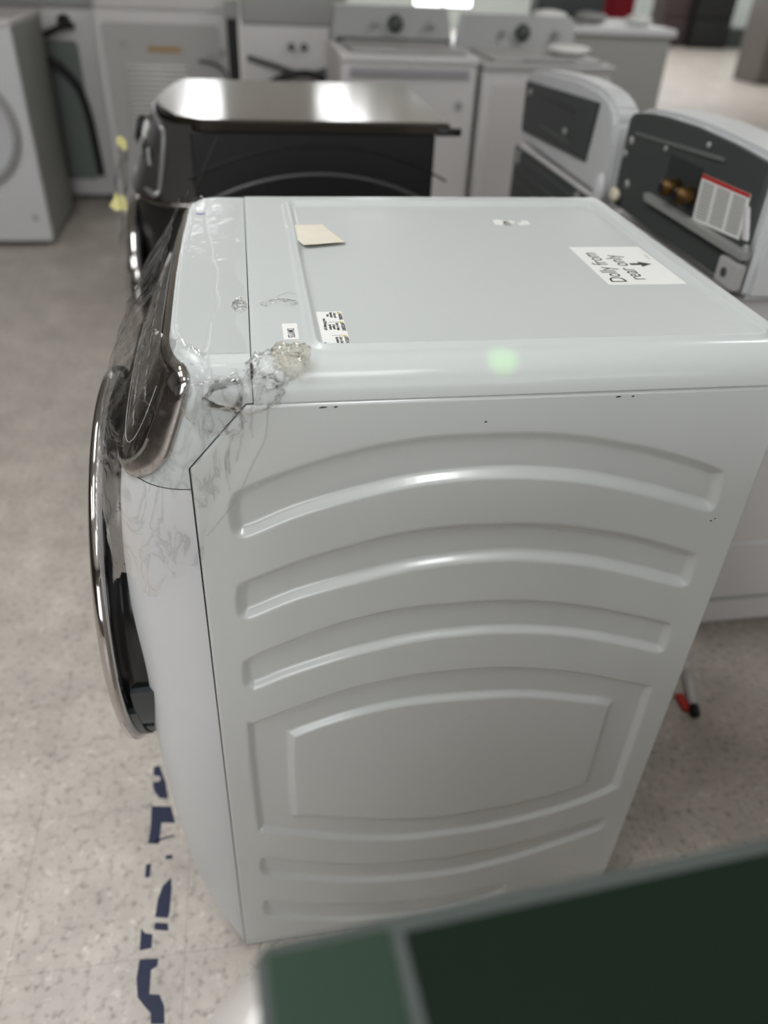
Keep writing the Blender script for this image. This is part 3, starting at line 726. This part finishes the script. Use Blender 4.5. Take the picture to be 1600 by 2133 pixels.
# front fascia
def bulge_front(parent, name, xb, dx, y0, y1, za, zb, mat, lean=0):
    n = 30; V1, U1 = np.meshgrid(np.linspace(0, 1, n), np.linspace(0, 1, n), indexing='ij')
    yy = y0+(y1-y0)*V1; q = np.abs(2*V1-1); bf = np.clip(1-q**2.5, 0, 1)**.5; X = xb-dx*bf-lean*(1-U1)*bf; Zq = za+(zb-za)*U1
    return gridmesh(name, X, yy, Zq, [mat], parent)
bulge_front(bk, 'front_panel', -.055, .185, by0, by1, .03, .88, DARKSIDE)
fas = bulge_front(bk, 'control_fascia', -.052, .110, by0, by1, .88, 1.075, MAT('graphite_fascia', (78, 76, 75), .3, metal=.5), .085)
def fasc(v, u, o_=.004):
    q = abs(2*v-1); bf = math.sqrt(max(0, 1-q**2.5)); return Vector((-.05-.110*bf-.085*(1-u)*bf-o_, by0+(by1-by0)*v, .88+.195*u))
dis = []
frame_pts = [fasc(v, u, .006) for v, u in ((.06, .12), (.07, .8), (.12, .93), (.5, .95), (.9, .93), (.93, .15), (.5, .1), (.10, .08), (.06, .12))]
tube('display_trim', frame_pts, .0075, MAT('trim_grey', (150, 150, 150), .3, metal=.6), fas, 8)
for v in (.16, .26, .36): 
    c = fasc(v, .5, .006); box('display_button', c.x-.004, c.x+.004, c.y-.018, c.y+.018, c.z-.02, c.z+.02, GREYM if v != .26 else GREYD, fas, .003)
cyl('knob', fasc(.62, .55, .02), (-.95, 0, .25), .038, .04, BLACKM, fas, 32, .006)
lathe('knob_ring', [(.040, -.004), (.047, 0), (.047, .006), (.04, .01)], fasc(.62, .55, .003), (-.95, 0, .25), CHROME, fas, 40)
for k, v in enumerate((.40, .46, .52)):
    c = fasc(v, .75-.1*k, .008); box('indicator_button', c.x-.006, c.x+.004, c.y-.012, c.y+.012, c.z-.01, c.z+.01, PAPER, fas, .003)
tube('lower_trim', [fasc(v, 0, .002)+Vector((0, 0, -.004)) for v in (0.0, .02, .06, .12, .25, .5, .75, .95)], .006, CHROMED, fas, 8)
dr = ring_door(bk, (-.235, (by0+by1)/2, .55), (-1, 0, 0), .27, CHROME, BLACK)
for k, (x, y, z, s_) in enumerate(((-.262, 1.56, .872, .026), (-.235, 1.56, 1.02, .016))):
    rn = random.Random(k+3); pl_ = [(s_*rn.uniform(.55, 1.1)*math.cos(q), s_*rn.uniform(.6, 1.3)*math.sin(q)) for q in [i*math.pi/4.5 for i in range(9)]]
    slab('yellow_tape_piece', pl_, .003, YEL, bk, Matrix.Translation((x, y, z)) @ Matrix.Rotation(math.radians(75), 4, 'X') @ Matrix.Rotation(.4*k, 4, 'Y'))
ff = thing('plastic_film', 'hazy torn plastic film hanging down the front of the black washer', 'plastic film', (-.24, 1.7, .6))
n = 40; V1, U1 = np.meshgrid(np.linspace(0, 1, n), np.linspace(0, 1, n), indexing='ij')
gridmesh('film_sheet', -.250-.03*(1-U1)+.03*vnoise(V1, U1, 6, 4), 1.51+.22*V1, .55+.44*U1, [FILM], ff)
bmh = bmesh.new()
tube('hinge_lug', [(.575, by0-.006, 1.068), (.64, by0-.004, 1.068)], .010, RUB, bk, 8, cat=0)

# ------------------------------------------------------------------ white washer far left
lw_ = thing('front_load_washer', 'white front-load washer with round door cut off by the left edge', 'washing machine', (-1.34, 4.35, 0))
box('body', -1.67, -1.02, 4.02, 4.74, .03, 1.06, MAT('shaded_white_side', (146, 148, 142), .5), lw_, .008)  # shade of the side put into a greyer body colour
box('front_panel', -1.67, -1.018, 3.985, 4.025, .03, 1.06, WPLA, lw_, .014, 4)
box('top_plate', -1.675, -1.012, 3.985, 4.75, 1.06, 1.09, WBG, lw_, .008)
ring_door(lw_, (-1.355, 3.985, .60), (0, -1, 0), .285, GREYM, MAT('pale_door_glass', (205, 207, 210), .15))
cyl('badge', (-1.085, 3.983, .16), (0, 1, 0), .016, .004, GREYM, lw_)
for k in range(4): cyl('levelling_foot', (-1.62+.55*(k % 2), 4.08+.6*(k//2), .016), (0, 0, 1), .025, .032, RUB, lw_)

# ------------------------------------------------------------------ machines seen from the back
def back_machine(name, label, x0, x1, y0, y1, ztop, hosepts, hr, opts):
    t = thing(name, label, 'washing machine', ((x0+x1)/2, (y0+y1)/2, 0))
    box('body', x0, x1, y0, y1, opts.get('z0', .04), ztop, WBG, t, .01)
    bp = slab('back_panel', rrect(x0+opts.get('mx', .05), x1-opts.get('mx2', .05), opts.get('pz0', .12), opts.get('pz1', .9), .03), .008, opts.get('pm', GREYG), t,
              Matrix(((1, 0, 0, 0), (0, 0, -1, y0), (0, 1, 0, 0), (0, 0, 0, 1))), .002)
    box('console', x0+.01, x1-.01, y0+.01, y0+.16, ztop, ztop+.16, opts.get('cm', GREYM), t, .02)
    if hosepts: tube('hose', hosepts, hr, RUB, t, 10)
    for k in range(4): cyl('levelling_foot', (x0+.06+(x1-x0-.12)*(k % 2), y0+.06+(y1-y0-.12)*(k//2), .02), (0, 0, 1), .025, .04, RUB, t)
    return t
t = back_machine('washing_machine', 'machine seen from behind with a long black hose over its grey back panel', -1.40, -.755, 4.95, 5.6, 1.08,
    [(-1.13, 4.93, .55), (-1.14, 4.90, .76), (-1.10, 4.88, .83), (-.98, 4.88, .78), (-.90, 4.90, .66), (-.87, 4.91, .50), (-.86, 4.92, .30), (-.855, 4.925, .17)], .022, dict(mx=.06, mx2=.12, pz0=.14, pz1=.92))
tube('hose', [(-1.18, 4.90, .94), (-1.05, 4.88, .95), (-.95, 4.88, .99), (-.88, 4.92, 1.0)], .018, RUB, t, 8)
tube('hose', [(-1.18, 4.91, .6), (-1.16, 4.89, .9), (-1.12, 4.88, .96)], .02, RUB, t, 8)
cyl('hose_fitting', (-.93, 4.93, 1.02), (0, 1, 0), .035, .05, RUB, t, 20, .004)
cyl('drain_plug', (-1.0, 4.935, .80), (0, 1, 0), .02, .03, GREYD, t, 16)
t = back_machine('clothes_dryer', 'white dryer seen from behind with louvred back panel and a tan label', -.69, .005, 4.45, 5.1, 1.12, None, 0, dict(mx=.03, mx2=.03, pz0=.06, pz1=1.06, pm=WBG2, cm=WBG))
for k in range(16):
    z = .48+k*.025; tube('louvre', [(-.55, 4.435, z), (-.22, 4.435, z)], .008, PAPER, t, 6, cat=0)
box('tan_label', -.42, -.24, 4.436, 4.442, .925, .955, MAT('tan_label_paper', (168, 142, 104), .6), t)
for x, z, r in ((-.55, .96, .02), (-.08, .90, .03), (-.02, .93, .02)): cyl('vent_cap', (x, 4.44, z), (0, 1, 0), r, .012, GREYM, t, 20)
tube('cord', [(-.15, 4.43, .89), (-.05, 4.42, .87), (.0, 4.42, .82), (-.03, 4.42, .76)], .008, GREYD, t, 8)
t = back_machine('washing_machine', 'white washer seen from behind with a black hose arching over its access panel', .085, .68, 4.3, 4.95, 1.08,
    [(.17, 4.28, .50), (.175, 4.26, .70), (.23, 4.25, .80), (.34, 4.25, .85), (.46, 4.25, .86), (.57, 4.26, .82)], .020, dict(mx=.10, mx2=.05, pz0=.2, pz1=.82))
tube('hose', [(.12, 4.27, .93), (.25, 4.25, .90), (.42, 4.25, .86), (.60, 4.27, .885)], .014, GREYD, t, 8)
for x in (.36, .43): cyl('inlet_valve', (x, 4.29, .985), (0, 1, 0), .018, .03, GREYD, t, 16)
gp = thing('gap_filler', 'narrow black post with a grey cap standing in for the dark gap between two white machines', 'filler', (.045, 4.4, 0))  # black filler built for the dark shade of the gap between machines
box('filler', .015, .078, 4.36, 4.42, 0, 1.10, BLACKM, gp); box('cap', .005, .088, 4.35, 4.43, 1.10, 1.19, GREYM, gp, .01)

# ------------------------------------------------------------------ top-load washers facing the camera
def top_loader(label, x0, x1, y0, y1, zt, style):
    t = thing('top_load_washer', label, 'washing machine', ((x0+x1)/2, (y0+y1)/2, 0))
    box('body', x0, x1, y0, y1, .03, zt-.03, WBG, t, .02, 4)
    box('top_deck', x0-.004, x1+.004, y0-.006, y1, zt-.035, zt, WBG2 if style else WBG, t, .012)
    ld = box('lid', x0+.05, x1-.05, y0+.02, y1-.18, zt, zt+.014, GREYM if not style else WBG2, t, .006)
    box('lid_handle', (x0+x1)/2-.12, (x0+x1)/2+.12, y0+.01, y0+.035, zt, zt+.018, GREYM, ld, .004)
    cn = mesh('console', [(x0+.01, y1-.17, zt), (x1-.01, y1-.17, zt), (x1-.01, y1, zt), (x0+.01, y1, zt),
                          (x0+.03, y1-.10, zt+.145), (x1-.03, y1-.10, zt+.145), (x1-.03, y1-.01, zt+.145), (x0+.03, y1-.01, zt+.145)],
              [(0, 1, 5, 4), (1, 2, 6, 5), (2, 3, 7, 6), (3, 0, 4, 7), (4, 5, 6, 7), (3, 2, 1, 0)], GREYM, t)
    ax = Vector((0, -.9, .43))
    for f, r in ((.36, .014), (.52, .036), (.80, .018)):
        c = Vector((x0+(x1-x0)*f, y1-.137, zt+.072)); kb = cyl('knob', c+ax*.016, ax, r, .03, GREYD if r > .03 else GREYM, cn, 28, .004)
    if style == 0:
        box('console_dark_slot', x0+.03, x1-.03, y1-.185, y1-.169, zt, zt+.02, BLACKM, t)  # black strip for the dark slot along the console foot
        box('front_strip', x0+.04, x1-.04, y0-.010, y0-.004, zt-.085, zt-.05, MAT('lilac_grey_strip', (158, 153, 158), .4), t, .002)
    else:
        bm_ = bmesh.new(); bbox(bm_, x0+.05, x1-.05, y0-.006, y0+.004, .08, zt-.08, .004); frombm('front_door', bm_, MAT('pale_front_panel', (204, 200, 199), .4), t)
    cyl('badge', (x1-.075, y0-.004, zt-.19), (0, 1, 0), .018, .006, GREYM, t, 20)
    for k in range(4): cyl('levelling_foot', (x0+.06+(x1-x0-.12)*(k % 2), y0+.06+(y1-y0-.12)*(k//2), .016), (0, 0, 1), .025, .032, RUB, t)
    return t
top_loader('white top-load washer with dark knob on its grey console behind the black washer', .50, 1.105, 3.10, 3.75, 1.08, 0)
top_loader('white dryer with a framed front panel standing right of the knobbed washer', 1.135, 1.745, 3.12, 3.77, 1.06, 1)
pl = thing('glint', 'small white dish modelled for the bright reflection on the dryer top', 'glint', (1.60, 3.35, 1.08)); lathe('glint', [(0, 0), (.055, .0), (.09, .012), (.10, .03), (.085, .035), (.05, .02), (0, .018)], (1.60, 3.35, 1.0765), (0, 0, 1), PAPER, pl, 32)  # white disc built for the bright reflection on the deck

# machine with white cluttered top, shade of its side painted grey
GS = MAT('shaded_grey_side', (158, 158, 153), .6)
gt = thing('chest_freezer', 'appliance with shaded sides coloured grey and cluttered white top behind the open-backed washers', 'appliance', (2.35, 4.6, 0))
box('body', 1.74, 2.66, 4.46, 5.25, .03, 1.075, GS, gt, .02, 4)
box('top_plate', 1.72, 2.68, 4.44, 5.27, 1.075, 1.12, WPLA, gt, .015)
for k in range(4): cyl('levelling_foot', (1.82+.76*(k % 2), 4.54+.6*(k//2), .016), (0, 0, 1), .025, .032, RUB, gt)
gcl = [('wadded_bag', 'white wadded plastic bag on the cluttered appliance top, at its left end', 'bag', (1.92, 4.62, 1.155), .055, PAPER, (1.6, 1.2, .6)),
       ('folded_cloth', 'grey folded cloth lying midway on the cluttered appliance top', 'cloth', (2.22, 4.75, 1.152), .05, GREYM, (2.2, 1.5, .5)),
       ('wadded_paper', 'crumpled white paper at the right end of the cluttered appliance top', 'paper', (2.52, 4.70, 1.147), .045, PAPER, (2.0, 1.2, .55))]
for n_, l_, c_, p_, r_, m_, s_ in gcl: tag(crumple(n_, p_, r_, 30+len(n_), m_, None, s_, 16), l_, c_)
o = box('black_case', 1.98, 2.42, 5.0, 5.2, 1.122, 1.30, GREYD, None, .02); tag(o, 'dark case standing at the back of the cluttered appliance top', 'case')
# white wadded boxes and appliances further back
o = thing('storage_cabinet', 'crimson red cabinet far behind the cluttered appliance', 'cabinet', (4.15, 9.2, 0))
box('body', 3.86, 4.42, 9.04, 9.5, .0, 1.35, REDC, o, .02); box('door', 3.87, 4.135, 9.0, 9.035, .08, 1.33, REDC, o, .01); box('door', 4.145, 4.41, 9.0, 9.035, .08, 1.33, REDC, o, .01)
def far_fridge(label, x0, x1, y0, y1, h, m_):
    t = thing('refrigerator', label, 'refrigerator', ((x0+x1)/2, (y0+y1)/2, 0))
    box('body', x0, x1, y0+.06, y1, 0, h, m_, t, .01)
    box('door', x0, x1, y0, y0+.055, h*.36, h, m_, t, .012); box('freezer_drawer', x0, x1, y0, y0+.055, .06, h*.35, m_, t, .012)
    return t
far_fridge('brown-grey steel refrigerator at the far right edge', 7.62, 8.55, 11.4, 12.1, 1.75, BROWN)
far_fridge('black refrigerator standing far back beside the pale wall', 9.15, 9.95, 16.6, 17.3, 1.5, BLACKM)
far_fridge('dark brown refrigerator left of the far black one', 8.55, 9.13, 16.8, 17.4, 1.4, MAT('dark_maroon_steel', (62, 48, 50), .4))
box_ = lambda n_, l_, c_, a_, m_: tag(box(n_, *a_, m_, None, .02), l_, c_)
box_('storage_box', 'low dark box on the floor beside the far black refrigerator', 'box', (10.1, 10.7, 16.9, 17.4, 0, .35), GREYD)
struct(box('trim_1', 10.9, 11.1, 9.6, Y1-.05, 0, H, WALLM))
fr = thing('kitchen_range', 'white appliance far back left of the red armchair', 'appliance', (6.2, 15.5, 0))
box('body', 5.85, 6.6, 15.2, 15.9, 0, 1.0, WPLA, fr, .02); box('console', 5.85, 6.6, 15.75, 15.9, 1.0, 1.15, GREYM, fr, .02)

# ------------------------------------------------------------------ washers seen from behind, to the right
KX = 1.0
MY = Matrix(((0, 0, -1, KX), (1, 0, 0, 0), (0, 1, 0, 0), (0, 0, 0, 1)))   # (u,v,w) -> x = KX-w, y = u, z = v
def bslab(name, poly, w0, th, mat, parent, bev=0):
    M4 = MY.copy(); M4[0][3] = KX-w0
    return slab(name, poly, th, mat, parent, M4, bev)
def rear_washer(label, y0, y1, top, cd, yc0, yc1):
    t = thing('top_load_washer', label, 'washing machine', (KX+.33, (y0+y1)/2, 0))
    box('body', KX+.004, KX+.66, y0, y1, .03, .93, WBG, t, .012)
    for k in range(4): cyl('levelling_foot', (KX+.06+.54*(k % 2), y0+.06+(y1-y0-.12)*(k//2), .016), (0, 0, 1), .025, .032, RUB, t)
    bslab('lower_back_panel', [(y0+.012, .1), (y1-.012, .1), (y1-.012, .925), (y0+.012, .925)], 0, .010, GREYD, t)
    # console housing: domed outline, 13 cm thick
    poly = [(yc0, .935)]+top+[(yc1, .945)]
    Mh = MY.copy(); Mh[0][3] = KX+cd
    hs = slab('console_housing', poly, cd, WPLA, t, Mh, .012); hs.data.polygons.foreach_set('use_smooth', [False]*len(hs.data.polygons))
    return t
# washer with red-topped label
t = rear_washer('top-load washer seen from behind with brass inlets and red-headed label on its back', .655, 1.285,
    [(.620, 1.176), (.68, 1.186), (.80, 1.191), (.93, 1.194), (1.05, 1.191), (1.15, 1.184), (1.22, 1.173), (1.245, 1.160), (1.255, 1.13)], .11, .620, 1.26)
cb = bslab('console_back', [(.650, .955), (1.245, .955), (1.24, 1.150), (1.225, 1.163), (1.15, 1.175), (1.078, 1.181), (.93, 1.186), (.77, 1.183), (.650, 1.176)], 0, .014, GREYD, t, .002)
bslab('console_slot', [(.79, 1.149), (1.19, 1.123), (1.19, 1.130), (.79, 1.157)], .014, .004, MAT('mid_grey_plastic', (104, 107, 105), .5), cb)
bslab('inlet_recess', [(.86, 1.04), (1.0, 1.035), (1.0, 1.12), (.86, 1.122)], .0135, .003, GREYDK, cb)
for y, z in ((.868, 1.077), (.936, 1.077)):
    cyl('brass_inlet', (KX-.035, y, z-.01), (-1, 0, 0), .0165, .04, BRASS, cb, 24, .002)
    cyl('inlet_bore', (KX-.056, y, z-.01), (-1, 0, 0), .010, .003, BLACKM, cb, 16)
Q = [(.668, 1.038), (.848, 1.025), (.853, 1.113), (.674, 1.1185)]
def lq(u_, v_): return tuple((Q[0][i]*(1-u_)+Q[1][i]*u_)*(1-v_)+(Q[3][i]*(1-u_)+Q[2][i]*u_)*v_ for i in (0, 1))
lb = bslab('warning_label', Q, .0145, .0012, PAPER, cb)
bslab('label_red_bar', [lq(0, .92), lq(1, .92), lq(1, 1), lq(0, 1)], .0157, .0008, REDI, lb)
TI = MAT('grey_print', (128, 128, 126), .6)
for k in range(12):
    v_ = .86-k*.068
    for c0, c1 in ((.05, .30), (.36, .64), (.70, .95)): bslab('label_print', [lq(c0, v_-.034), lq(c1, v_-.034), lq(c1, v_), lq(c0, v_)], .0157, .0004, TI, lb)
for y, z, r in ((1.205, 1.107, .010), (1.225, 1.075, .008), (1.18, 1.015, .010), (1.03, 1.125, .006), (.86, 1.165, .006), (.64, 1.03, .008)):
    cyl('screw', (KX-.015, y, z), (-1, 0, 0), r, .006, GREYM, cb, 16, .001)
bslab('ledge', [(.625, 1.012), (1.05, 1.010), (1.06, 1.026), (.625, 1.028)], .010, .020, MAT('light_grey_ledge', (150, 151, 147), .4), t, .002)
bslab('rib_bar', [(.636, 1.045), (.652, 1.043), (.678, 1.097), (.663, 1.100)], .014, .008, WBG, cb, .002)
lx = bslab('latch_plate', [(.622, .955), (.690, .955), (.690, 1.004), (.622, 1.004)], .012, .02, WBG2, t, .003)
cyl('latch_hole', (KX-.033, .66, .98), (-1, 0, 0), .009, .003, GREYD, lx, 16)
crumple('clamp', (KX-.03, 1.30, .975), .028, 41, WPLA, t, (.6, .9, 1.2), 14)
crumple('hose_end', (KX-.03, 1.21, .985), .016, 42, MAT('cream_cap', (214, 208, 186), .5), t, (.7, 1.1, .9), 12)
tube('side_seam', [(KX+.02, .653, .30), (KX+.64, .653, .30)], .004, WPLA, t, 6, cat=0)
tube('side_seam', [(KX+.02, .653, .12), (KX+.64, .653, .12)], .005, GREYM, t, 6, cat=0)
# washer with white framed dark console back
t = rear_washer('top-load washer seen from behind, dark console back framed in white', 1.36, 2.10,
    [(1.345, 1.07), (1.352, 1.12), (1.375, 1.150), (1.42, 1.170), (1.50, 1.181), (1.65, 1.184), (1.80, 1.178), (1.95, 1.168), (2.04, 1.156), (2.08, 1.143), (2.095, 1.12)], .075, 1.345, 2.10)
cb = bslab('console_back', [(1.487, 1.002), (2.056, .978), (2.070, 1.122), (1.458, 1.150)], 0, .008, GREYD, t, .002)
bslab('console_slot', [(1.62, 1.10), (1.86, 1.10), (1.86, 1.108), (1.62, 1.108)], .008, .003, GREYDK, cb)
bslab('console_slot', [(1.62, 1.02), (1.88, 1.02), (1.88, 1.026), (1.62, 1.026)], .008, .003, MAT('slot_grey', (96, 100, 98), .5), cb)
for y, z in ((2.01, 1.095), (1.66, 1.045)): cyl('screw', (KX-.010, y, z), (-1, 0, 0), .011, .006, GREYM, cb, 16, .001)
for z in (.90, .86, .82): bslab('back_rib', [(1.40, z), (2.05, z), (2.05, z+.006), (1.40, z+.006)], .010, .006, MAT('rib_grey', (84, 88, 86), .5), t)
for y, z in ((2.02, .90), (1.46, .905)): bslab('hose_clip', [(y, z-.02), (y+.02, z-.02), (y+.02, z+.02), (y, z+.02)], .010, .012, GREYM, t, .002)

# green pointer dot thrown on the near top edge by a spot lamp for an unseen laser above
ld = bpy.data.lights.new('laser_pointer_beam', 'SPOT'); ld.color = (.25, 1., .12); ld.energy = 85; ld.shadow_soft_size = .001
ld.spot_size = math.radians(.8); ld.spot_blend = .9
lo = bpy.data.objects.new('laser_pointer_beam', ld); COL.objects.link(lo)
src = Vector((.30, -1.2, H-.1)); dst = Vector((.325, .008, HT)); lo.location = src
lo.rotation_euler = (dst-src).to_track_quat('-Z', 'Y').to_euler()
